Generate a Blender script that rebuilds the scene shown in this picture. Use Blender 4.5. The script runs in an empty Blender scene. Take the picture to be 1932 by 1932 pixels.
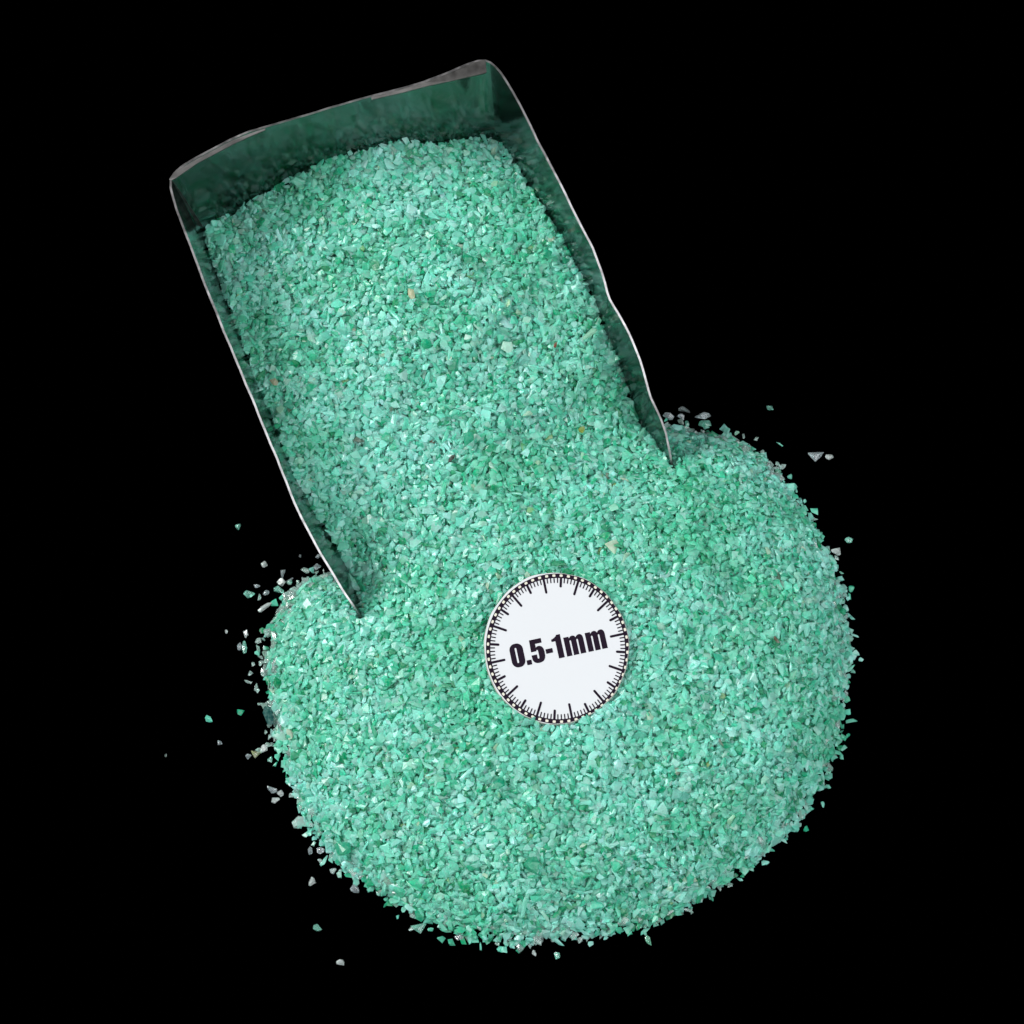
import bpy, bmesh, math
import numpy as np
from mathutils import Vector, Matrix

# ------------------------------------------------------------------ camera, world, light
MM = 0.001
scene = bpy.context.scene
COL = scene.collection
DIST, TILT = 300.0, math.radians(20)          # millimetres, from vertical
TGT = np.array([0.0, 0.0, 4.0])
CAM = TGT + DIST * np.array([0.0, -math.sin(TILT), math.cos(TILT)])
AX = np.array([1.0, 0, 0]); AY = np.array([0, math.cos(TILT), math.sin(TILT)]); AZ = np.array([0, math.sin(TILT), -math.cos(TILT)])
HALF = 50.0
cd = bpy.data.cameras.new('camera'); cam = bpy.data.objects.new('camera', cd); COL.objects.link(cam)
cd.sensor_width = 36.0; cd.lens = 18.0 * DIST / HALF
cd.clip_start = 0.01; cd.clip_end = 20.0
cam.location = Vector(CAM * MM); cam.rotation_euler = (TILT, 0, 0)
scene.camera = cam

world = bpy.data.worlds.new('World'); scene.world = world; world.use_nodes = True
bg = world.node_tree.nodes['Background']; bg.inputs['Color'].default_value = (0, 0, 0, 1); bg.inputs['Strength'].default_value = 0.0
scene.view_settings.view_transform = 'Standard'; scene.view_settings.look = 'None'
scene.view_settings.exposure = 0.0; scene.view_settings.gamma = 1.0
scene.cycles.max_bounces = 20; scene.cycles.diffuse_bounces = 10; scene.cycles.transmission_bounces = 16
scene.cycles.glossy_bounces = 4; scene.cycles.sample_clamp_indirect = 6.0

def area(name, loc, size, power, col):
    ld = bpy.data.lights.new(name, 'AREA'); ld.shape = 'RECTANGLE'; ld.size = size[0]; ld.size_y = size[1]
    ld.energy = power; ld.color = col
    o = bpy.data.objects.new(name, ld); COL.objects.link(o); o.location = loc
    o.rotation_euler = (Vector((0, 0, 0)) - Vector(loc)).to_track_quat('-Z', 'Y').to_euler()
    return o
area('key_lamp', (-0.76, 0.24, 0.64), (0.50, 0.50), 20.0, (1.0, 0.99, 0.97))
area('overhead_lamp', (0.30, -0.20, 0.48), (0.66, 0.66), 6.0, (0.97, 0.99, 1.0))

rng = np.random.default_rng(11)

def at(px, py, z=0.0):
    """point (mm) at height z under pixel px, py of the 1932 px wide photograph"""
    u = (px - 966.0) / 966.0 * HALF / DIST; v = (966.0 - py) / 966.0 * HALF / DIST
    d = AZ + u * AX + v * AY
    return CAM + d * ((z - CAM[2]) / d[2])

# ------------------------------------------------------------------ helpers
def tag(o, label=None, cat=None, group=None, kind=None):
    if label: o['label'] = label
    if cat: o['category'] = cat
    if group: o['group'] = group
    if kind: o['kind'] = kind
    return o
def empty(name, loc):
    o = bpy.data.objects.new(name, None); o.empty_display_size = 0.005; COL.objects.link(o); o.location = Vector(loc) * MM
    return o
def link(name, me, mats, parent=None, origin=None):
    for m in (mats if isinstance(mats, (list, tuple)) else [mats]): me.materials.append(m)
    o = bpy.data.objects.new(name, me); COL.objects.link(o)
    if parent: o.parent = parent
    if origin is not None: o.location = Vector(origin) * MM
    return o
def from_py(name, verts, faces, mats, parent=None, origin=(0, 0, 0), smooth=False, own=True):
    """verts in mm in world space; origin (mm) becomes the parent's frame"""
    org = np.array(origin, float)
    me = bpy.data.meshes.new(name)
    me.from_pydata([tuple((np.array(v) - org) * MM) for v in verts], [], faces); me.validate(); me.update()
    if smooth: me.polygons.foreach_set('use_smooth', [True] * len(me.polygons))
    return link(name, me, mats, parent, None if parent else org)

# ------------------------------------------------------------------ materials
def nt(name):
    m = bpy.data.materials.new(name); m.use_nodes = True
    t = m.node_tree; t.nodes.clear(); return m, t
def N(t, typ, **k):
    n = t.nodes.new(typ)
    for a, b in k.items(): setattr(n, a, b)
    return n
def grain_material(name, transl=0.35, transm=0.0, rough=0.28):
    m, t = nt(name); L = t.links.new
    out = N(t, 'ShaderNodeOutputMaterial'); at_ = N(t, 'ShaderNodeAttribute', attribute_name='tint')
    tc = N(t, 'ShaderNodeTexCoord')
    no = N(t, 'ShaderNodeTexNoise'); no.inputs['Scale'].default_value = 2600; no.inputs['Detail'].default_value = 3
    L(tc.outputs['Object'], no.inputs['Vector'])
    ramp = N(t, 'ShaderNodeMapRange'); ramp.inputs['From Min'].default_value = 0.38; ramp.inputs['From Max'].default_value = 0.72
    ramp.inputs['To Min'].default_value = 0.0; ramp.inputs['To Max'].default_value = 0.3
    L(no.outputs['Fac'], ramp.inputs['Value'])
    mix = N(t, 'ShaderNodeMix', data_type='RGBA'); L(ramp.outputs['Result'], mix.inputs['Factor'])
    L(at_.outputs['Color'], mix.inputs['A']); mix.inputs['B'].default_value = (0.62, 0.95, 0.84, 1)
    p = N(t, 'ShaderNodeBsdfPrincipled'); L(mix.outputs['Result'], p.inputs['Base Color'])
    p.inputs['Roughness'].default_value = rough; p.inputs['IOR'].default_value = 1.54
    p.inputs['Transmission Weight'].default_value = transm
    bn = N(t, 'ShaderNodeTexNoise'); bn.inputs['Scale'].default_value = 4500; bn.inputs['Detail'].default_value = 2
    L(tc.outputs['Object'], bn.inputs['Vector'])
    bp = N(t, 'ShaderNodeBump'); bp.inputs['Strength'].default_value = 0.6; bp.inputs['Distance'].default_value = 0.00008
    L(bn.outputs['Fac'], bp.inputs['Height']); L(bp.outputs['Normal'], p.inputs['Normal'])
    p.inputs['Subsurface Weight'].default_value = 0.0; p.inputs['Subsurface Radius'].default_value = (0.5, 1.0, 0.8)
    p.inputs['Subsurface Scale'].default_value = 0.0006
    tr = N(t, 'ShaderNodeBsdfTranslucent'); L(mix.outputs['Result'], tr.inputs['Color'])
    ms = N(t, 'ShaderNodeMixShader'); ms.inputs[0].default_value = transl
    L(p.outputs[0], ms.inputs[1]); L(tr.outputs[0], ms.inputs[2]); L(ms.outputs[0], out.inputs['Surface'])
    return m
M_GRAIN = grain_material('green_quartz', 0.36, 0.58, rough=0.22)
M_GRAIN.node_tree.nodes['Principled BSDF'].inputs['Coat Weight'].default_value = 0.34
M_GRAIN.node_tree.nodes['Principled BSDF'].inputs['Coat Roughness'].default_value = 0.11
M_GRAIN.node_tree.nodes['Principled BSDF'].inputs['IOR'].default_value = 1.28
M_CLEAR = grain_material('clear_quartz', 0.10, 0.80, 0.12)

def simple(name, col, rough=0.5, metal=0.0, spec=0.5):
    m, t = nt(name); out = N(t, 'ShaderNodeOutputMaterial'); p = N(t, 'ShaderNodeBsdfPrincipled')
    p.inputs['Base Color'].default_value = (*col, 1); p.inputs['Roughness'].default_value = rough
    p.inputs['Metallic'].default_value = metal; p.inputs['Specular IOR Level'].default_value = spec
    t.links.new(p.outputs[0], out.inputs['Surface']); return m
M_BLACK = simple('black_velvet', (0, 0, 0), 1.0, 0, 0.0)
M_CORE = simple('packed_quartz_core', (0.14, 0.72, 0.52), 0.9, 0, 0.1)
M_PAPER = simple('white_card', (0.42, 0.435, 0.455), 0.8, 0, 0.2)
M_EDGE = simple('cut_card_edge', (0.36, 0.355, 0.32), 0.8)
M_INK = simple("black_ink", (0.009, 0.005, 0.011), 0.8, 0, 0.05)
M_DOT = simple('unprinted_card', (0.45, 0.435, 0.37), 0.8, 0, 0.2)
def metal_material(name, base, rough, lo=0.75, sc=260):
    m, t = nt(name); L = t.links.new
    out = N(t, 'ShaderNodeOutputMaterial'); tc = N(t, 'ShaderNodeTexCoord')
    p = N(t, 'ShaderNodeBsdfPrincipled'); p.inputs['Metallic'].default_value = 1.0
    no = N(t, 'ShaderNodeTexNoise'); no.inputs['Scale'].default_value = sc; no.inputs['Detail'].default_value = 4
    L(tc.outputs['Object'], no.inputs['Vector'])
    r = N(t, 'ShaderNodeMapRange'); r.inputs['To Min'].default_value = rough * 0.7; r.inputs['To Max'].default_value = rough * 1.35
    L(no.outputs['Fac'], r.inputs['Value']); L(r.outputs['Result'], p.inputs['Roughness'])
    c = N(t, 'ShaderNodeMix', data_type='RGBA'); L(no.outputs['Fac'], c.inputs['Factor'])
    c.inputs['A'].default_value = (*[x * lo for x in base], 1); c.inputs['B'].default_value = (*[min(1, x * (1.95 - lo)) for x in base], 1)
    L(c.outputs['Result'], p.inputs['Base Color'])
    bn = N(t, 'ShaderNodeTexNoise'); bn.inputs['Scale'].default_value = 500; bn.inputs['Detail'].default_value = 3
    L(tc.outputs['Object'], bn.inputs['Vector'])
    b = N(t, 'ShaderNodeBump'); b.inputs['Strength'].default_value = 0.35; b.inputs['Distance'].default_value = 0.0001
    L(bn.outputs['Fac'], b.inputs['Height']); L(b.outputs['Normal'], p.inputs['Normal'])
    L(p.outputs[0], out.inputs['Surface']); return m
M_STEEL = metal_material('dusty_tin', (0.17, 0.19, 0.18), 0.13)
M_RIM = metal_material('bare_steel_edge', (0.27, 0.265, 0.27), 0.38, 0.02, 1300)
M_HEM = metal_material('dull_folded_steel', (0.10, 0.097, 0.095), 0.5, 0.2, 900)

# ------------------------------------------------------------------ traced lines (photo pixels) -> world
OUTLINE = [(648,1082),(610,1078),(578,1092),(545,1118),(520,1160),(503,1200),(497,1250),(500,1300),(506,1345),(513,1390),(532,1440),
  (556,1500),(577,1555),(610,1600),(642,1640),(690,1675),(740,1706),(790,1732),(860,1762),(930,1780),(1000,1782),(1080,1772),
  (1160,1762),(1230,1746),(1290,1722),(1350,1680),(1400,1648),(1450,1608),(1500,1566),(1538,1510),(1566,1460),(1585,1400),
  (1592,1330),(1606,1250),(1603,1190),(1592,1120),(1576,1060),(1545,1000),(1518,960),(1488,910),(1456,872),(1415,840),
  (1370,820),(1310,812),(1268,806),(1240,800)]
OUT = np.array([at(x, y, 0.3)[:2] for x, y in OUTLINE])
Z_REAR, Z_TIP = 20.5, 4.0
LEFT = [(680,1161,0),(652,1118,.06),(624,1072,.12),(596,1025,.2),(559,953,.31),(527,869,.42),(498,800,.52),(488,775,.55),(468,729,.61),(440,662,.69),(416,604,.76),(385,525,.85),(350,436,.94),(330,380,.98),(319,338,1)]
RIGHT = [(925,114,1),(938,126,.995),(966,174,.97),(1009,257,.92),(1048,335,.86),(1079,395,.80),(1116,467,.72),(1131,504,.68),(1145,558,.62),(1164,593,.57),(1192,645,.49),(1206,682,.42),(1218,722,.35),(1227,752,.29),(1244,788,.2),(1254,818,.13),(1263,860,.05),(1268,889,0)]
BACK = [(319,338),(328,324),(369,300),(437,264),(470,250),(560,224),(640,200),(700,183),(760,168),(800,156),(850,137),(890,119),(912,113),(925,114)]
def zr(s, tip, e=0.72): return tip + (Z_REAR - tip) * (s ** e)
def resample(P, n):
    P = np.array(P, float); d = np.r_[0, np.cumsum(np.linalg.norm(np.diff(P[:, :2], axis=0), axis=1))]
    q = np.linspace(0, d[-1], n); return np.stack([np.interp(q, d, P[:, k]) for k in range(P.shape[1])], 1)
Lr = np.array([at(x, y, zr(s, 4.6)) for x, y, s in resample(LEFT, 60)])
Rr = np.array([at(x, y, zr(s, 3.6, 0.86)) for x, y, s in resample(RIGHT, 60)])
Br = np.array([at(x, y, Z_REAR) for x, y in resample(BACK, 60)])
cL = at(374, 423, 11.0); cR = at(938, 262, 11.0)
k = (Z_REAR - 0.3) / (Z_REAR - 11.0)
BL = Lr[-1] + (cL - Lr[-1]) * k * 0.9; BL[2] = 0.3
BR = Rr[0] + (cR - Rr[0]) * k * 0.9; BR[2] = 0.3
FL = at(692, 1150, 0.3); FR = at(1262, 880, 0.3)
FL[:2] = Lr[0][:2] + np.array([1.3, 0.4]); FR[:2] = Rr[-1][:2] + np.array([-0.25, -0.15])
print('bottom corners', BL, BR, FL, FR, 'rim', Lr[-1], Rr[0], Lr[0], Rr[-1])
tl = np.linspace(0, 1, 60)[:, None]
Lb = FL + (BL - FL) * tl; Rb = BR + (FR - BR) * tl; Bb = BL + (BR - BL) * tl; Bb[:, 1] += 1.3 * np.sin(math.pi * tl[:, 0]); Bb[:, 0] -= 0.5 * np.sin(math.pi * tl[:, 0])
RP = np.vstack([Lr, Br[1:-1], Rr]); BP = np.vstack([Lb, Bb[1:-1], Rb])      # one sheet folded round the two rear corners
def soften(P, c, w):
    Q = P.copy()
    for _ in range(w):
        for i in range(c - w, c + w + 1): Q[i] = (Q[i - 1] + 2 * Q[i] + Q[i + 1]) / 4
    return Q
c1, c2 = 59, 118
for c_ in (c1, c2): RP = soften(RP, c_, 3); BP = soften(BP, c_, 4)
Lr, Br, Rr = RP[:c1 + 1], RP[c1:c2 + 1], RP[c2:]; Lb, Bb, Rb = BP[:c1 + 1], BP[c1:c2 + 1], BP[c2:]
nick = rng.normal(size=len(RP)); nick = np.convolve(nick, [.25, .5, .25], 'same') * 0.05; RP[:, 2] += nick; RP[:, 0] += nick * 0.8
tg = np.gradient(RP[:, :2], axis=0); tg /= np.linalg.norm(tg, axis=1)[:, None]
tg = np.vstack([tg[:1], tg, tg[-1:]]); tg = tg[:-2] + 2 * tg[1:-1] + tg[2:]; tg /= np.linalg.norm(tg, axis=1)[:, None]
OUTN = np.stack([-tg[:, 1], tg[:, 0]], 1)

# ------------------------------------------------------------------ heap surface
def seg_dist(x, y, P):
    best = np.full(x.shape, 1e9)
    for a, b in zip(P[:-1], P[1:]):
        ab = b - a; t = np.clip(((x - a[0]) * ab[0] + (y - a[1]) * ab[1]) / (ab @ ab + 1e-12), 0, 1)
        best = np.minimum(best, np.hypot(x - a[0] - t * ab[0], y - a[1] - t * ab[1]))
    return best
def inside(x, y, P):
    r = np.zeros(x.shape, bool); Q = np.roll(P, -1, axis=0)
    for (x1, y1), (x2, y2) in zip(P, Q):
        c = (y1 > y) != (y2 > y)
        with np.errstate(divide='ignore', invalid='ignore'):
            xx = (x2 - x1) * (y - y1) / (y2 - y1 + 1e-12) + x1
        r ^= c & (x < xx)
    return r
WAV = [(rng.uniform(0.25, 1.5) , rng.uniform(0, 6.283), rng.uniform(0, 6.283)) for _ in range(26)]
def lumps(x, y):
    r = 0
    for f, a, ph in WAV: r = r + np.sin(f * (x * math.cos(a) + y * math.sin(a)) + ph) / (0.6 + f)
    return r * 0.07
def Hp(x, y):
    d = seg_dist(x, y, OUT)
    return 0.35 + 8.4 * (1 - np.exp(-d / 8.2)) + lumps(x, y) * np.clip(d / 3, 0, 1)
mouthA, mouthB = Lr[0][:2], Rr[-1][:2]
along = (Lr[-1][:2] + Rr[0][:2]) / 2 - (mouthA + mouthB) / 2; LEN = np.linalg.norm(along); along /= LEN
def Hs(x, y):
    # u = 0 at the mouth line, 1 at the back wall
    ab = mouthB - mouthA; nrm = np.array([-ab[1], ab[0]]) / np.linalg.norm(ab)
    if nrm @ along < 0: nrm = -nrm
    u = np.clip(((x - mouthA[0]) * nrm[0] + (y - mouthA[1]) * nrm[1]) / LEN, 0, 1)
    s = np.clip(u / 0.62, 0, 1); s = s * s * (3 - 2 * s)
    v = ((x - mouthA[0]) * ab[0] + (y - mouthA[1]) * ab[1]) / (ab @ ab)
    rear = 10.8 + 3.2 * np.exp(-((v - 0.62) / 0.26) ** 2) * np.clip((u - 0.35) / 0.5, 0, 1) - 1.0 * np.clip(0.12 - v, 0, 0.12) / 0.12 + 0.6 * np.sin(u * 5.0 - 1.0) + lumps(x, y) * 1.3
    return Hp(x, y) * (1 - s) + rear * s
def contour(inset=0.0):
    pts = []
    for R, B in ((Lr, Lb), (Br, Bb), (Rr, Rb)):
        z = Hs(R[:, 0], R[:, 1]); z = np.minimum(z, R[:, 2] - 0.1)
        t = ((z - 0.3) / (R[:, 2] - 0.3))[:, None]
        pts.append(B[:, :2] + (R[:, :2] - B[:, :2]) * t)
    return np.vstack(pts)
CONT = contour()
CONT_OPEN = CONT
RIMP = np.vstack([Lr[:, :2], Br[:, :2], Rr[:, :2]])
def H(x, y, in_scoop):
    h = Hp(x, y); 
    if in_scoop.any(): h = np.where(in_scoop, Hs(x, y), h)
    return h

# ------------------------------------------------------------------ grain shapes
def proto(kind):
    n = rng.integers(9, 14)
    v = rng.normal(size=(n, 3)); v /= np.linalg.norm(v, axis=1)[:, None]; v *= rng.uniform(0.72, 1.0, (n, 1))
    s = {'block': (0.52, rng.uniform(0.36, 0.48), rng.uniform(0.26, 0.38)), 'flake': (0.6, rng.uniform(0.38, 0.55), rng.uniform(0.13, 0.2)),
         'sliver': (0.85, rng.uniform(0.2, 0.3), rng.uniform(0.13, 0.2))}[kind]
    v *= np.array(s)
    if rng.random() < 0.5: v[:, 1] *= 1 - 0.55 * (v[:, 0] / s[0])          # taper towards a point
    bm = bmesh.new(); vs = [bm.verts.new(p) for p in v]
    bmesh.ops.convex_hull(bm, input=vs); bmesh.ops.triangulate(bm, faces=bm.faces)
    bmesh.ops.delete(bm, geom=[q for q in bm.verts if not q.link_faces], context='VERTS')
    bmesh.ops.recalc_face_normals(bm, faces=bm.faces); bm.verts.index_update()
    V = np.array([q.co[:] for q in bm.verts]); F = np.array([[q.index for q in f.verts] for f in bm.faces]); bm.free()
    V -= V.mean(0)
    return V, F
PROTOS = [proto(kk) for kk in ['block'] * 60 + ['flake'] * 42 + ['sliver'] * 18]
def srgb(c): c = np.array(c) / 255.0; return np.where(c < 0.04045, c / 12.92, ((c + 0.055) / 1.055) ** 2.4)
PAL = np.array([srgb(c) for c in [(198,248,242), (174,243,234), (146,237,222), (98,222,196), (34,198,156), (6,172,122), (200,236,226), (226,234,216), (190,208,150), (130,90,70)]])
PW = np.array([.32, .31, .20, .095, .05, .035, .035, .006, .0008, .0003]); PW /= PW.sum()
WC = [(rng.uniform(0.12, 0.9), rng.uniform(0, 6.283), rng.uniform(0, 6.283)) for _ in range(14)]
def tints(n, pos=None):
    c = tints0(n)
    if pos is not None:      # the stone is dyed unevenly: patches with more deep green pieces
        w = sum(np.sin(f * (pos[:, 0] * math.cos(a) + pos[:, 1] * math.sin(a)) + ph) for f, a, ph in WC) / 2.6
        w = np.clip(0.16 + 0.16 * w + rng.normal(size=n) * 0.20, 0, 0.8)[:, None]
        c = c * (1 - w) + c * np.array([0.16, 0.82, 0.58]) * w
    return c
def tints0(n):
    i = rng.choice(len(PAL), n, p=PW); j = rng.choice(len(PAL[:5]), n)
    f = rng.uniform(0, 0.3, (n, 1)); c = PAL[i] * (1 - f) + PAL[j] * f
    return np.clip(c * rng.uniform(0.85, 1.1, (n, 1)), 0, 0.95)
def rot_frames(nrm, tilt):
    n = len(nrm); nn = nrm + rng.normal(size=(n, 3)) * tilt; nn /= np.linalg.norm(nn, axis=1)[:, None]
    a = rng.normal(size=(n, 3)); a -= (a * nn).sum(1)[:, None] * nn; a /= np.linalg.norm(a, axis=1)[:, None]
    return np.stack([a, np.cross(nn, a), nn], axis=2)
def grain_mesh(name, pos, nrm, size, tint, matidx, tilt=0.28, extra=None):
    R = rot_frames(nrm, tilt); pid = rng.integers(0, len(PROTOS), len(pos))
    VV, FF, CC, MI = [], [], [], []; off = 0; SMS = []
    for k, (V, F) in enumerate(PROTOS):
        sel = np.nonzero(pid == k)[0]
        if not len(sel): continue
        W = np.einsum('nij,vj->nvi', R[sel], V) * size[sel][:, None, None] + pos[sel][:, None, :]
        W += rng.normal(size=W.shape) * 0.02
        nv = len(V); VV.append(W.reshape(-1, 3))
        FF.append((F[None] + (off + np.arange(len(sel)) * nv)[:, None, None]).reshape(-1, 3)); off += nv * len(sel)
        CC.append(np.repeat(tint[sel], nv, axis=0)); MI.append(np.repeat(matidx[sel], len(F))); SMS.append(np.repeat(rng.random(len(sel)) < 0.0, len(F)))
    if extra:
        V, F, c, mi = extra
        VV.append(V); FF.append(F + off); CC.append(np.repeat(np.array(c)[None], len(V), 0)); MI.append(np.full(len(F), mi)); SMS.append(np.ones(len(F), bool))
    VV = np.vstack(VV) * MM; FF = np.vstack(FF); CC = np.vstack(CC); MI = np.concatenate(MI); SM = np.concatenate(SMS)
    me = bpy.data.meshes.new(name)
    me.vertices.add(len(VV)); me.vertices.foreach_set('co', VV.astype(np.float32).ravel())
    me.loops.add(FF.size); me.loops.foreach_set('vertex_index', FF.astype(np.int32).ravel())
    me.polygons.add(len(FF)); me.polygons.foreach_set('loop_start', np.arange(0, FF.size, 3, dtype=np.int32))
    me.polygons.foreach_set('material_index', MI.astype(np.int32))
    ca = me.color_attributes.new('tint', 'FLOAT_COLOR', 'POINT')
    ca.data.foreach_set('color', np.hstack([CC, np.ones((len(CC), 1))]).astype(np.float32).ravel())
    me.update(calc_edges=True)
    me.polygons.foreach_set('use_smooth', SM)
    return me

DISC_C = at((1180 + 925 / 4.39) * 0.7547, (1400 + 960 / 4.39) * 0.7547, 8.6)
DISC_C[2] = Hp(DISC_C[:1], DISC_C[1:2])[0] + 0.45; DISC_C = at((1180 + 925 / 4.39) * 0.7547, (1400 + 960 / 4.39) * 0.7547, DISC_C[2])
DISC_T = math.radians(5)
xs0, xs1, ys0, ys1 = -35, 36, -48, 46
def collect(in_scoop):
    P, Nn, S, D = [], [], [], []
    sp = 0.49
    for li, depth in enumerate((0.0, 0.22, 0.5, 0.8, 1.15, 1.5)):
        gx, gy = np.meshgrid(np.arange(xs0, xs1, sp), np.arange(ys0, ys1, sp))
        x = (gx + rng.uniform(-.45, .45, gx.shape) * sp).ravel(); y = (gy + rng.uniform(-.45, .45, gx.shape) * sp).ravel()
        if li == 0:
            keep = rng.random(len(x)) < 0.6; x, y = x[keep], y[keep]
        ic = inside(x, y, CONT)
        dcont = seg_dist(x, y, CONT); 
        if in_scoop:
            ok = ic & (dcont > 0.10 + depth * 0.08)
        else:
            d = seg_dist(x, y, OUT)
            ok = ~ic & inside(x, y, OUT) & (d > depth * 0.9) & ((dcont > 0.55) | (seg_dist(x, y, CONT_OPEN) > 0.55))
        x, y = x[ok], y[ok]; f = np.full(len(x), in_scoop)
        h = H(x, y, f); e = 0.4
        gxn = (H(x + e, y, f) - H(x - e, y, f)) / (2 * e); gyn = (H(x, y + e, f) - H(x, y - e, f)) / (2 * e)
        n = np.stack([-gxn, -gyn, np.ones_like(x)], 1); n /= np.linalg.norm(n, axis=1)[:, None]
        z = h - depth * (1 if in_scoop else np.clip(h / 3, 0.1, 1)) + rng.normal(size=len(x)) * 0.07
        s = np.clip(rng.lognormal(-0.12, 0.28, len(x)), 0.45, 1.5)
        z = np.maximum(z, 0.28 + (0.15 if in_scoop else 0))
        if not in_scoop:      # nothing sticks up through the disc
            dd = np.hypot(x - DISC_C[0], y - DISC_C[1]) < 7.2
            z = np.where(dd, np.minimum(z, DISC_C[2] + (y - DISC_C[1]) * math.tan(DISC_T) - 0.5 - 0.34 * s), z)
        P.append(np.stack([x, y, z], 1)); Nn.append(n); S.append(s)
    return np.vstack(P), np.vstack(Nn), np.concatenate(S)
def core(in_scoop):
    g = 0.8; gx = np.arange(xs0, xs1, g); gy = np.arange(ys0, ys1, g); X, Y = np.meshgrid(gx, gy)
    x, y = X.ravel(), Y.ravel(); f = np.full(len(x), in_scoop)
    if in_scoop: m = inside(x, y, CONT) & (seg_dist(x, y, CONT) > 2.0)
    else: m = inside(x, y, OUT) & (seg_dist(x, y, OUT) > 1.8) & ~inside(x, y, RIMP)
    z = H(x, y, f) - 1.9; m &= z > 0.2
    idx = -np.ones(len(x), int); idx[m] = np.arange(m.sum()); I = idx.reshape(X.shape)
    a, b, c, d = I[:-1, :-1], I[:-1, 1:], I[1:, 1:], I[1:, :-1]; ok = (a >= 0) & (b >= 0) & (c >= 0) & (d >= 0)
    F = np.vstack([np.stack([a[ok], b[ok], c[ok]], 1), np.stack([a[ok], c[ok], d[ok]], 1)])
    return np.stack([x[m], y[m], z[m]], 1), F, (0.05, 0.3, 0.2), 2

MATS = [M_GRAIN, M_CLEAR, M_CORE]
pos, nrm, siz = collect(False)
# fringe of clearer grains thrown out round the foot of the heap
fr = []
n_side = {'left': 1.0}
segs = np.diff(OUT, axis=0); ln = np.linalg.norm(segs, axis=1); cum = np.r_[0, np.cumsum(ln)]
for q in rng.uniform(0, cum[-1], 430):
    i = min(np.searchsorted(cum, q) - 1, len(segs) - 1); i = max(i, 0)
    p = OUT[i] + segs[i] * ((q - cum[i]) / ln[i]); nv = np.array([segs[i][1], -segs[i][0]]) / ln[i]
    spread = 0.75 if q < 24 else (0.6 if q > cum[-1] - 16 else 0.30)
    p = p + nv * (-0.3 + rng.exponential(spread)) * (1 if np.cross(segs[i], nv) < 0 else -1)
    if inside(np.array([p[0]]), np.array([p[1]]), RIMP)[0]: continue
    fr.append([p[0], p[1], rng.uniform(0.2, 0.35)])
fr = np.array(fr)
dedge = seg_dist(pos[:, 0], pos[:, 1], OUT)
clear_p = lambda x, y: np.where((x < -17) & (y > -22), 0.75, np.where((x > 14) & (y > 4), 0.6, 0.22))
mi = np.where((dedge < 1.3) & (rng.random(len(pos)) < 0.6 * clear_p(pos[:, 0], pos[:, 1])) & (pos[:, 2] < 1.6), 1, 0)
pos2 = np.vstack([pos, fr]); nrm2 = np.vstack([nrm, np.tile([0, 0, 1.0], (len(fr), 1))]); siz2 = np.r_[siz, rng.uniform(0.55, 1.0, len(fr))]
ti = tints(len(pos2), pos2); CLR = np.array([0.74, 0.80, 0.80])
mi2 = np.r_[mi, (rng.random(len(fr)) < clear_p(fr[:, 0], fr[:, 1])).astype(int)]
ti[mi2 == 1] = ti[mi2 == 1] * 0.3 + CLR * 0.7
me = grain_mesh('quartz_heap', pos2, nrm2, siz2, ti, mi2, extra=core(False))
o = link('quartz_grit_heap', me, MATS)
tag(o, 'round heap of pale green quartz grit spilled on the black table in front of the scoop', 'gravel', kind='stuff')
pos, nrm, siz = collect(True)
me = grain_mesh('quartz_in_scoop', pos, nrm, siz, tints(len(pos), pos), np.zeros(len(pos), int), extra=core(True))
o = link('quartz_grit_fill', me, MATS)
tag(o, 'pale green quartz grit filling the metal scoop up to its mouth', 'gravel', kind='stuff')
print('grains', len(pos2), len(pos))

# ------------------------------------------------------------------ ground
from_py('ground', [(-600, -600, 0), (600, -600, 0), (600, 600, 0), (-600, 600, 0)], [(0, 1, 2, 3)], M_BLACK)
tag(bpy.data.objects['ground'], 'black tabletop under everything', kind='structure')
bpy.data.objects['ground'].location = (0, 0, 0)

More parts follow.
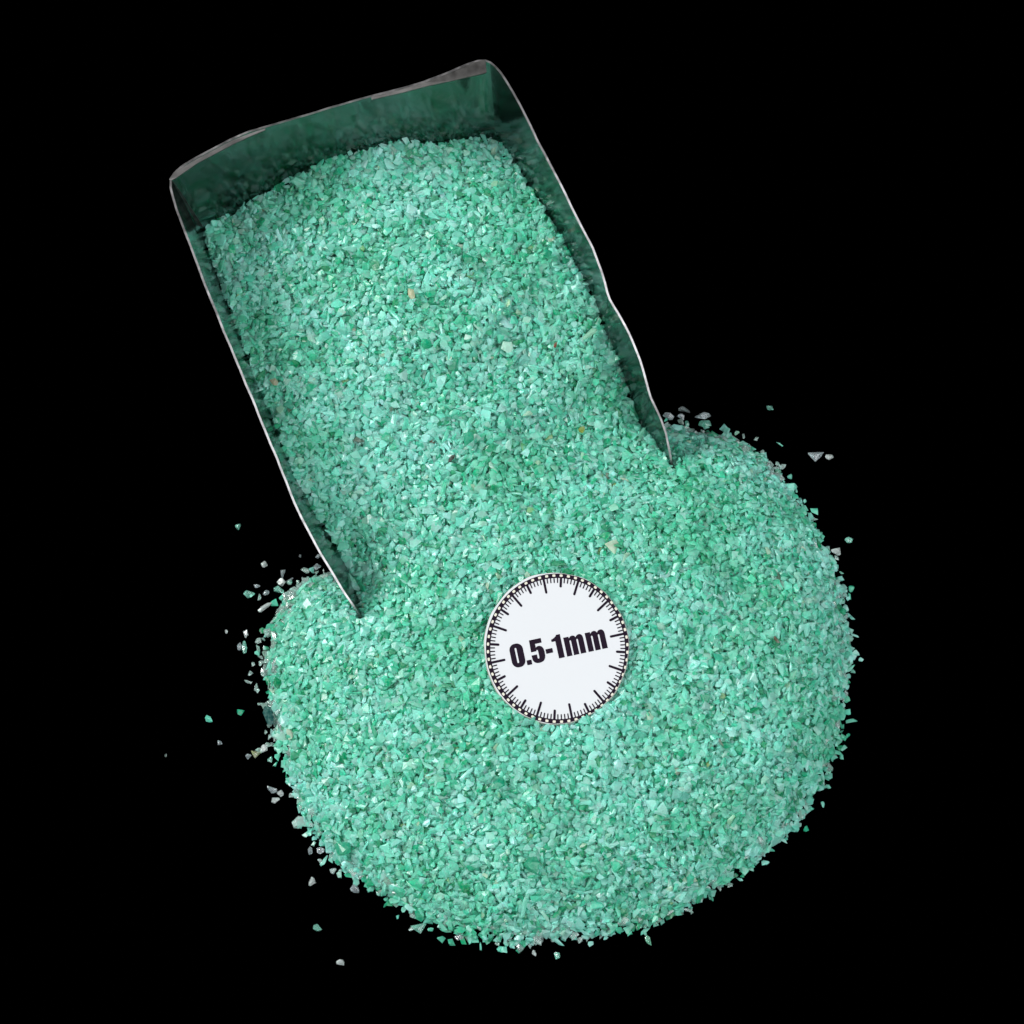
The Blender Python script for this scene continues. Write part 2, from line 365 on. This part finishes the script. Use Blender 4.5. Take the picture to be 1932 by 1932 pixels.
# ------------------------------------------------------------------ scoop
TH = 0.2
scoop_o = np.array([*((BL + BR + FL + FR) / 4)[:2], 0.0])
scoop = empty('metal_scoop', scoop_o)
tag(scoop, 'small rectangular tin scoop with dented thin rim, tipped out towards the round heap', 'scoop')
ctr = scoop_o[:2]
def wall(name, R, B, outn, rows=14, mats=(M_STEEL, M_RIM)):
    """thin sheet between the rim line R and bottom line B, thickness outward, rim edge in bare steel"""
    n = len(R); V, F, MI = [], [], []
    out = outn
    for side in (0, 1):
        for j in range(rows + 1):
            t = j / rows
            P = B + (R - B) * t
            P = P.copy(); P[:, :2] += out * (TH * side)
            V += [tuple(p) for p in P]
    idx = lambda s, j, i: s * (rows + 1) * n + j * n + i
    for j in range(rows):
        for i in range(n - 1):
            F.append((idx(0, j, i), idx(0, j, i + 1), idx(0, j + 1, i + 1), idx(0, j + 1, i))); MI.append(0)
            F.append((idx(1, j, i), idx(1, j + 1, i), idx(1, j + 1, i + 1), idx(1, j, i + 1))); MI.append(0)
    for i in range(n - 1):
        F.append((idx(0, rows, i), idx(0, rows, i + 1), idx(1, rows, i + 1), idx(1, rows, i))); MI.append(1)
        F.append((idx(0, 0, i), idx(1, 0, i), idx(1, 0, i + 1), idx(0, 0, i + 1))); MI.append(0)
    for i in (0, n - 1):
        for j in range(rows):
            F.append((idx(0, j, i), idx(0, j + 1, i), idx(1, j + 1, i), idx(1, j, i))); MI.append(1)
    o = from_py(name, V, F, list(mats), scoop, scoop_o)
    bm = bmesh.new(); bm.from_mesh(o.data); bmesh.ops.recalc_face_normals(bm, faces=bm.faces); bm.to_mesh(o.data); bm.free()
    o.data.polygons.foreach_set('material_index', MI)
    o.data.polygons.foreach_set('use_smooth', [True] * len(MI)); o.data.set_sharp_from_angle(angle=math.radians(40))
    return o
wall('side_wall', Lr, Lb, OUTN[:c1 + 1])
wall('side_wall', Rr, Rb, OUTN[c2:])
wall('back_wall', Br, Bb, OUTN[c1:c2 + 1])
fl = [FL, FR, BR, BL]
from_py('floor', [(p[0], p[1], 0.05) for p in fl] + [(p[0], p[1], 0.28) for p in fl],
        [(0, 3, 2, 1), (4, 5, 6, 7), (0, 1, 5, 4), (1, 2, 6, 5), (2, 3, 7, 6), (3, 0, 4, 7)], M_STEEL, scoop, scoop_o)
# folded hem along the top of the back wall: wide at the right corner, narrow in the middle
hem_px = [(319,338,322,341),(328,325,333,335),(369,301,372,308),(437,265,440,272),(470,252,472,257),(500,242,501,245),(560,225,561,227),(640,200,641,204),
          (700,183,701,188),(760,168,762,174),(800,156,803,163),(850,137,854,152),(890,119,893,143),(905,115,915,138),(916,113,918,136)]
for part in (hem_px[:6], hem_px[8:]):
  V, F = [], []
  for a, b, c, d in part:
    o1 = at(a, b, Z_REAR + 0.12); i1 = at(c, d, Z_REAR + 0.02)
    V += [tuple(o1), tuple(i1), (o1[0], o1[1], o1[2] - 0.10), (i1[0], i1[1], i1[2] - 0.12)]
  n = len(part)
  for i in range(n - 1):
    a = 4 * i; b = a + 4
    F += [(a, b, b + 1, a + 1), (a + 1, b + 1, b + 3, a + 3), (a + 2, a + 3, b + 3, b + 2), (a, a + 2, b + 2, b)]
  F += [(0, 1, 3, 2), (4 * n - 4, 4 * n - 2, 4 * n - 1, 4 * n - 3)]
  from_py('folded_rim', V, F, M_HEM, scoop, scoop_o)
# seam flap of the left corner
a0 = at(324, 341, 20.3); a1 = at(329, 344, 20.3); b0 = at(373, 424, 12.0); b1 = at(383, 426, 12.0)
dn = np.array([0.05, -0.05, -0.2])
V = [a0, a1, b1, b0, a0 + dn, a1 + dn, b1 + dn, b0 + dn]
from_py('corner_seam', V, [(0, 1, 2, 3), (4, 7, 6, 5), (0, 4, 5, 1), (1, 5, 6, 2), (2, 6, 7, 3), (3, 7, 4, 0)], M_RIM, scoop, scoop_o)

# ------------------------------------------------------------------ size disc
U = 172.0 * 100 / 2560 * (1 - 5.4 / DIST)
disc = empty('size_disc', DISC_C)
tag(disc, 'white round card disc with black tick ring reading 0.5-1mm, lying on the green grit', 'size label')
disc.rotation_euler = (DISC_T, math.radians(0.8), 0)
SY = 1.035 / math.cos(TILT - DISC_T)
def place(x, y, z): return ((x + 0.02) * U, (y - 0.01) * U * SY, z)    # pattern units -> disc frame (mm)
def edge_r(th):   # distance from the pattern centre to the hand-cut edge
    cx, cy, R = -0.02, 0.01, 1.032
    R = R + 0.006 * math.sin(3 * th + 1) + 0.005 * math.sin(7 * th + 0.4) + 0.003 * math.sin(17 * th)
    bx, by = math.cos(th), math.sin(th); b = bx * cx + by * cy
    return b + math.sqrt(max(0, b * b - (cx * cx + cy * cy) + R * R))
def local(name, V, F, mats, parent, MI=None):
    me = bpy.data.meshes.new(name); me.from_pydata([tuple(c * MM for c in v) for v in V], [], F); me.validate(); me.update()
    o = link(name, me, mats, parent)
    if MI: me.polygons.foreach_set('material_index', MI)
    return o
TOP = 0.0; NSEG = 240
V, F, MI = [], [], []
for j, (rr, z) in enumerate(((1.0, TOP), (1.004, TOP - 0.05), (1.01, TOP - 0.42), (1.0, TOP - 0.45))):
    for i in range(NSEG):
        th = 2 * math.pi * i / NSEG; r = edge_r(th) * rr; V.append(place(r * math.cos(th), r * math.sin(th), z))
F.append(tuple(range(NSEG))); MI.append(0)
for j in range(3):
    for i in range(NSEG):
        k2 = (i + 1) % NSEG; F.append((j * NSEG + i, (j + 1) * NSEG + i, (j + 1) * NSEG + k2, j * NSEG + k2)); MI.append(1)
F.append(tuple(reversed(range(3 * NSEG, 4 * NSEG)))); MI.append(1)
local('card', V, F, [M_PAPER, M_EDGE], disc, MI)
ZI = 0.015
V, F = [], []
NB = 720
for i in range(NB):
    th = 2 * math.pi * i / NB; ro = min(1.028, edge_r(th) - 0.003)
    V.append(place(0.965 * math.cos(th), 0.965 * math.sin(th), ZI)); V.append(place(ro * math.cos(th), ro * math.sin(th), ZI))
for i in range(NB):
    a, b = 2 * i, 2 * ((i + 1) % NB); F.append((a, a + 1, b + 1, b))
def tick(deg, r0, w):
    th = math.radians(deg); c, s = math.cos(th), math.sin(th); pts = []
    pts.append((0.972, -w / 2)); pts.append((0.972, w / 2))
    for q in range(7):
        a = math.pi / 2 + math.pi * q / 6; pts.append((r0 + w / 2 + math.cos(a) * w / 2, math.sin(a) * w / 2))
    b = len(V)
    for r, t in pts: V.append(place(r * c - t * s, r * s + t * c, ZI + 0.004))
    F.append(tuple(range(b, b + len(pts))))
for i in range(120):
    deg = 12 + 3 * i
    if i % 10 == 0: tick(deg, 0.765, 0.033)
    elif i % 10 == 5: tick(deg, 0.835, 0.034)
    else: tick(deg, 0.897, 0.017)
local('tick_ring', V, F, M_INK, disc)
V, F = [], []
for i in range(60):
    th0 = math.radians(3 + 6 * i); b = len(V); ok = True; pts = []
    for q in range(16):
        a = 2 * math.pi * q / 16; ca, sa = math.cos(a), math.sin(a); sq = lambda v: math.copysign(abs(v) ** 0.45, v)
        r = 1.0 + 0.0165 * sq(ca); t = 0.0215 * sq(sa); x = r * math.cos(th0) - t * math.sin(th0); y = r * math.sin(th0) + t * math.cos(th0)
        th = math.atan2(y, x); rr = math.hypot(x, y); e = edge_r(th) - 0.001
        if rr > e: x *= e / rr; y *= e / rr
        pts.append((x, y))
    for x, y in pts: V.append(place(x, y, ZI + 0.012))
    F.append(tuple(range(b, b + 16)))
local('dot_ring', V, F, M_DOT, disc)
# lettering 0.5-1mm, heavy condensed
def rrect(u0, u1, v0, v1, r, n=8, rt=None):
    P = []
    for cx, cy, a0 in ((u1 - r, v1 - r, 0), (u0 + r, v1 - r, 90), (u0 + r, v0 + r, 180), (u1 - r, v0 + r, 270)):
        for q in range(n + 1):
            a = math.radians(a0 + 90 * q / n); P.append((cx + r * math.cos(a), cy + r * math.sin(a)))
    return P
def ell_rect(u0, u1, v0, v1, ru, rv, n=10):
    P = []
    for cx, cy, a0 in ((u1 - ru, v1 - rv, 0), (u0 + ru, v1 - rv, 90), (u0 + ru, v0 + rv, 180), (u1 - ru, v0 + rv, 270)):
        for q in range(n + 1):
            a = math.radians(a0 + 90 * q / n); P.append((cx + ru * math.cos(a), cy + rv * math.sin(a)))
    return P
def m_glyph(u):
    P = [(0, 0), (96, 0), (96, 255), (101, 264), (110, 268), (119, 264), (124, 255), (124, 0), (220, 0), (220, 255), (225, 264), (234, 268), (243, 264), (248, 255), (248, 0), (346, 0),
         (346, 262), (340, 300), (325, 326), (303, 340), (275, 343), (248, 335), (228, 318), (216, 300), (205, 322), (185, 338), (160, 343), (130, 336), (108, 318), (96, 300), (94, 336), (4, 336), (0, 334)]
    return [(u + a, b) for a, b in P]
five = [(104,417),(312,417),(316,412),(316,340),(312,335),(196,335),(196,268),(210,281),(235,290),(268,288),(298,272),(318,245),(329,210),(332,170),(330,110),(322,70),(304,36),(276,12),(240,1),(200,-3),
        (160,2),(128,18),(106,45),(95,80),(93,118),(93,150),(190,150),(190,92),(194,78),(206,72),(218,78),(222,92),(222,205),(218,220),(207,228),(196,222),(190,206),(98,206),(97,212)]
one = [(556,0),(658,0),(660,4),(660,413),(595,413),(578,392),(550,372),(518,356),(489,348),(489,306),(556,306)]
bm = bmesh.new()
def add_loops(loops):
    es = []
    for P in loops:
        vs = [bm.verts.new((p[0], p[1], 0)) for p in P]
        es += [bm.edges.new((vs[i], vs[(i + 1) % len(vs)])) for i in range(len(vs))]
    bmesh.ops.triangle_fill(bm, use_beauty=True, use_dissolve=False, edges=es)
add_loops([ell_rect(-270, -30, -4, 413, 108, 112), ell_rect(-176, -144, 72, 340, 15, 16)])
add_loops([rrect(-13, 75, 0, 84, 8)]); add_loops([five]); add_loops([rrect(354, 478, 124, 204, 9)]); add_loops([one]); add_loops([m_glyph(704)]); add_loops([m_glyph(1092)])
V, F = [], []
th = math.radians(12.3); c, s = math.cos(th), math.sin(th); K = 1 / 7.156 / 172
bm.verts.index_update()
for q in bm.verts:
    u, v = q.co.x, q.co.y; V.append(place(-0.4225 + (u * c - v * s) * K, -0.233 + (u * s + v * c) * K / 1.035, ZI))
F = [tuple(q.index for q in f.verts) for f in bm.faces]; bm.free()
lt = local('lettering', V, F, M_INK, disc)
bm = bmesh.new(); bm.from_mesh(lt.data); bmesh.ops.recalc_face_normals(bm, faces=bm.faces)
for f in bm.faces:
    if f.normal.z < 0: f.normal_flip()
bm.to_mesh(lt.data); bm.free()

# ------------------------------------------------------------------ single grains
def grain(px, py, w, h, ang, kind, tint, label, z=None, clear=True, group='loose grains on the black table', name='quartz_grain', thick=0.5):
    """one grain w x h photo pixels long, long axis at ang degrees in the photo"""
    v = rng.normal(size=(17, 3)); v /= np.linalg.norm(v, axis=1)[:, None]; v[:, :2] *= rng.uniform(0.78, 1.1, (17, 1))
    if kind == 'tri': v = np.array([(-1, .8, .5), (1, .9, .4), (.1, -1, .4), (-.9, .7, -.5), (.9, .8, -.5), (0, -.9, -.5), (0, .2, .9), (-.3, -.1, 1.1), (.5, .5, .8), (-.75, .1, .2), (.65, -.1, .3)]) * rng.uniform(0.85, 1.1, (11, 3))
    if kind == 'box': v = np.array([(sx * (1 - .15 * rng.random()), sy * (1 - .2 * rng.random()), sz) for sx in (-1, 1) for sy in (-1, 1) for sz in (-1, 1)]) * 0.9
    if kind == 'drop': v[:, 1] *= (1 - 0.5 * v[:, 0])
    mmx = 100 / 1932
    v = v * np.array([w / 2 * mmx, h / 2 * mmx, min(w, h) * mmx * thick])
    a = math.radians(ang); R = np.array([[math.cos(a), -math.sin(a), 0], [math.sin(a), math.cos(a), 0], [0, 0, 1]]); v = v @ R.T
    bm = bmesh.new(); vs = [bm.verts.new(p) for p in v]; bmesh.ops.convex_hull(bm, input=vs)
    bmesh.ops.delete(bm, geom=[q for q in bm.verts if not q.link_faces], context='VERTS')
    bmesh.ops.recalc_face_normals(bm, faces=bm.faces)
    zmin = min(q.co.z for q in bm.verts)
    for q in bm.verts: q.co = Vector((q.co.x, q.co.y, q.co.z - zmin)) * MM
    me = bpy.data.meshes.new(name); bm.to_mesh(me); bm.free()
    ca = me.color_attributes.new('tint', 'FLOAT_COLOR', 'POINT')
    ca.data.foreach_set('color', np.tile([*tint, 1.0], (len(me.vertices), 1)).astype(np.float32).ravel())
    base = 0.0 if z is None else z
    o = link(name, me, M_CLEAR if clear else M_GRAIN, origin=at(px, py, base + 0.15) - np.array([0, 0, 0.15]))
    tag(o, label, 'stone grain', group)
    return o
GREY = (0.55, 0.62, 0.66); TEAL = (0.35, 0.78, 0.66); WHITE = (0.82, 0.88, 0.88); OLIVE = (0.55, 0.60, 0.36); GRN = (0.28, 0.68, 0.5)
LOOSE = [
 (450,994,14,13,20,'g',TEAL,'small round pale teal grain alone on black, highest on the left of the scoop'),
 (566,1049,8,6,60,'g',GREY,'speck-sized grain just left of the scoop wall, above the heap'),
 (601,1050,16,9,25,'drop',GREY,'small wedge-shaped grain touching the lower left wall of the scoop'),
 (597,1070,19,13,0,'g',GREY,'oval smoky grain under the wedge-shaped one beside the scoop wall'),
 (498,1066,16,14,30,'g',WHITE,'blocky whitish grain alone above the upper left edge of the heap'),
 (533,1084,9,22,-5,'tri',GREY,'upright pointed clear shard above the upper left edge of the heap'),
 (532,1100,17,19,40,'g',WHITE,'clear blocky grain directly beneath the upright pointed shard'),
 (547,1094,17,8,35,'g',GREY,'thin tilted clear sliver right of the blocky clear grain'),
 (485,1106,18,7,0,'drop',GREY,'flat grey sliver lying level above the fat teal grain'),
 (470,1121,22,18,0,'g',TEAL,'fat glassy teal grain with bright edge, largest loose one at upper left'),
 (502,1119,13,11,30,'g',GREY,'small mauve-grey pebble between the fat teal grain and the heap'),
 (526,1114,26,16,-45,'g',TEAL,'slanted dull teal grain at the upper left corner of the heap'),
 (500,1146,31,10,35,'g',WHITE,'long curved clear sliver rising to the right near the heap'),
 (427,1192,6,11,0,'g',WHITE,'tiny white speck, farthest left above the middle of the heap'),
 (464,1196,12,21,-15,'g',WHITE,'upright whitish chip above a green sliver left of the heap'),
 (461,1223,10,29,5,'g',TEAL,'upright narrow green-edged sliver left of the heap'),
 (452,1220,10,20,-10,'g',GREY,'dim grey grain tucked against the left of the upright green sliver'),
 (415,1402,12,11,30,'g',GREY,'small grey grain alone on black far to the left of the heap'),
 (313,1425,5,8,0,'g',(0.25,0.32,0.3),'faint dark speck, farthest left of all the loose grains'),
 (482,1424,19,14,-10,'tri',OLIVE,'olive-yellow pointed grain just off the left edge of the heap'),
 (469,1427,12,12,0,'g',GREY,'round grey grain touching the olive-yellow pointed grain'),
 (499,1414,19,18,0,'g',WHITE,'rounded glassy grain between the olive-yellow one and the heap'),
 (509,1434,10,20,-5,'g',TEAL,'small upright teal oval below the rounded glassy grain'),
 (514,1489,26,14,-30,'g',GREY,'long smoky grain pointing down right at the lower left'),
 (529,1497,13,15,40,'g',WHITE,'small white nugget at the end of the long smoky grain'),
 (520,1511,20,14,-10,'g',WHITE,'whitish trapezoid chip below the long smoky grain'),
 (564,1553,34,22,35,'g',WHITE,'big clear white chunk sticking out at the lower left of the heap'),
 (585,1605,10,17,5,'g',GREY,'small upright grey grain near the lower left edge'),
 (605,1605,15,15,0,'g',GREY,'rounded grey grain against the lower left edge of the heap'),
 (588,1664,15,18,0,'g',WHITE,'angular pale grain standing alone below the lower left edge'),
 (600,1751,21,14,-10,'drop',TEAL,'green wedge-shaped grain alone on black at the lower left'),
 (642,1816,18,15,0,'g',WHITE,'square white grain, lowest loose grain in the picture'),
 (670,1680,16,24,35,'g',GREY,'bent clear grain hanging off the lower left edge of the heap'),
 (791,1753,30,17,10,'tri',TEAL,'teal triangular grain below the bottom left edge of the heap'),
 (868,1770,22,14,0,'g',GREY,'dull grey grain at the bottom edge, left of the lowest point'),
 (981,1789,14,20,20,'g',GREY,'mauve-grey upright grain at the very bottom of the heap'),
 (1008,1798,9,17,0,'g',WHITE,'narrow shiny grain hanging just below the bottom of the heap'),
 (1051,1803,12,16,0,'g',TEAL,'small boxy pale teal grain alone below the bottom of the heap'),
 (1224,1775,12,24,30,'g',GRN,'slanted green sliver off the bottom right of the heap'),
 (1452,771,18,12,-5,'g',TEAL,'pale teal oval grain alone on black, highest on the right'),
 (1538,863,30,18,0,'tri',GREY,'grey triangular flake pointing down, left one of the pair at the far right'),
 (1565,863,18,12,0,'g',WHITE,'small shiny oval grain right of the grey triangular flake'),
 (1601,1021,16,15,0,'g',TEAL,'round pale grain, farthest right of all the loose grains'),
 (1577,1041,23,18,-10,'g',WHITE,'bright-edged grain just off the right edge of the heap'),
 (1326,785,34,15,5,'g',GREY,'long smoky lens-shaped grain with glints, upper one of the stacked pair by the scoop'),
 (1331,801,34,15,0,'g',TEAL,'long greenish lens-shaped grain, lower one of the stacked pair by the scoop'),
 (1261,786,24,16,-25,'g',GREY,'smoky oval grain next to the right wall of the scoop'),
 (1290,776,30,22,-30,'g',(0.45,0.5,0.52),'large smoky angular grain topmost above the right end of the mouth'),
 (1285,789,18,18,0,'g',(0.4,0.45,0.5),'dark smoky grain in front of the large angular one'),
 (1296,801,11,15,0,'g',TEAL,'small upright pale grain below the dark smoky grain'),
]
for px, py, w, h, ang, kd, tn, lb in LOOSE:
    grain(px, py, w, h, ang, kd, tn, lb)
def on_heap(px, py):
    z = 8.0
    for _ in range(30):
        p = at(px, py, z); xa, ya = np.array([p[0]]), np.array([p[1]])
        z = float(H(xa, ya, inside(xa, ya, CONT))[0])
    return z
CHIPS = [
 (743,292,44,40,0,'g',(0.012,0.40,0.25),'largest deep green rounded chip, near the back wall inside the scoop'),
 (882,490,26,22,-30,'tri',(0.01,0.42,0.24),'deep green triangular chip in the upper middle of the scoop'),
 (957,657,26,26,15,'g',(0.62,0.84,0.76),'squarish frosted white flake in the middle of the scoop'),
 (1048,651,9,14,-15,'g',(0.30,0.07,0.03),'tiny rust-red chip on the grit in the right half of the scoop'),
 (1116,629,44,18,35,'drop',(0.42,0.70,0.56),'long pale grey-green shard near the right wall of the scoop'),
 (882,637,17,14,20,'g',(0.74,0.90,0.85),'bright white nugget left of the frosted flake'),
 (776,553,14,26,15,'g',(0.72,0.66,0.48),'cream-coloured splinter in the centre of the scoop'),
 (851,865,8,24,-40,'g',(0.08,0.06,0.05),'thin blackish splinter between the scoop mouth and its middle'),
 (1465,1206,7,20,35,'g',(0.16,0.10,0.06),'thin brown splinter on the right side of the heap'),
 (518,721,22,15,-40,'g',(0.62,0.54,0.42),'tan grain against the left wall of the scoop'),
 (940,1480,40,22,30,'g',(0.02,0.45,0.29),'deep green lozenge below the disc, left of the centre line'),
 (885,830,28,34,10,'g',(0.03,0.46,0.30),'deep green blocky chip in the lower middle of the scoop'),
 (1030,480,24,20,0,'g',(0.03,0.5,0.32),'medium green chip high in the right part of the scoop'),
 (1098,812,14,18,0,'g',(0.35,0.40,0.08),'yellow-olive grain near the mouth of the scoop'),
 (1005,1632,34,40,20,'g',(0.01,0.44,0.27),'deep green wedge near the bottom of the heap'),
 (507,1350,22,44,10,'g',(0.02,0.13,0.13),'dark bluish green lump at the left edge of the heap'),
 (648,1603,36,30,-10,'g',(0.03,0.46,0.29),'vivid green lump at the lower left edge of the heap'),
]
for px, py, w, h, ang, kd, tn, lb in CHIPS:
    z = on_heap(px, py)
    grain(px, py, w, h, ang, kd, tn, lb, z=z + 0.42, clear=False, group='odd chips lying on the grit', name='quartz_chip', thick=0.35)
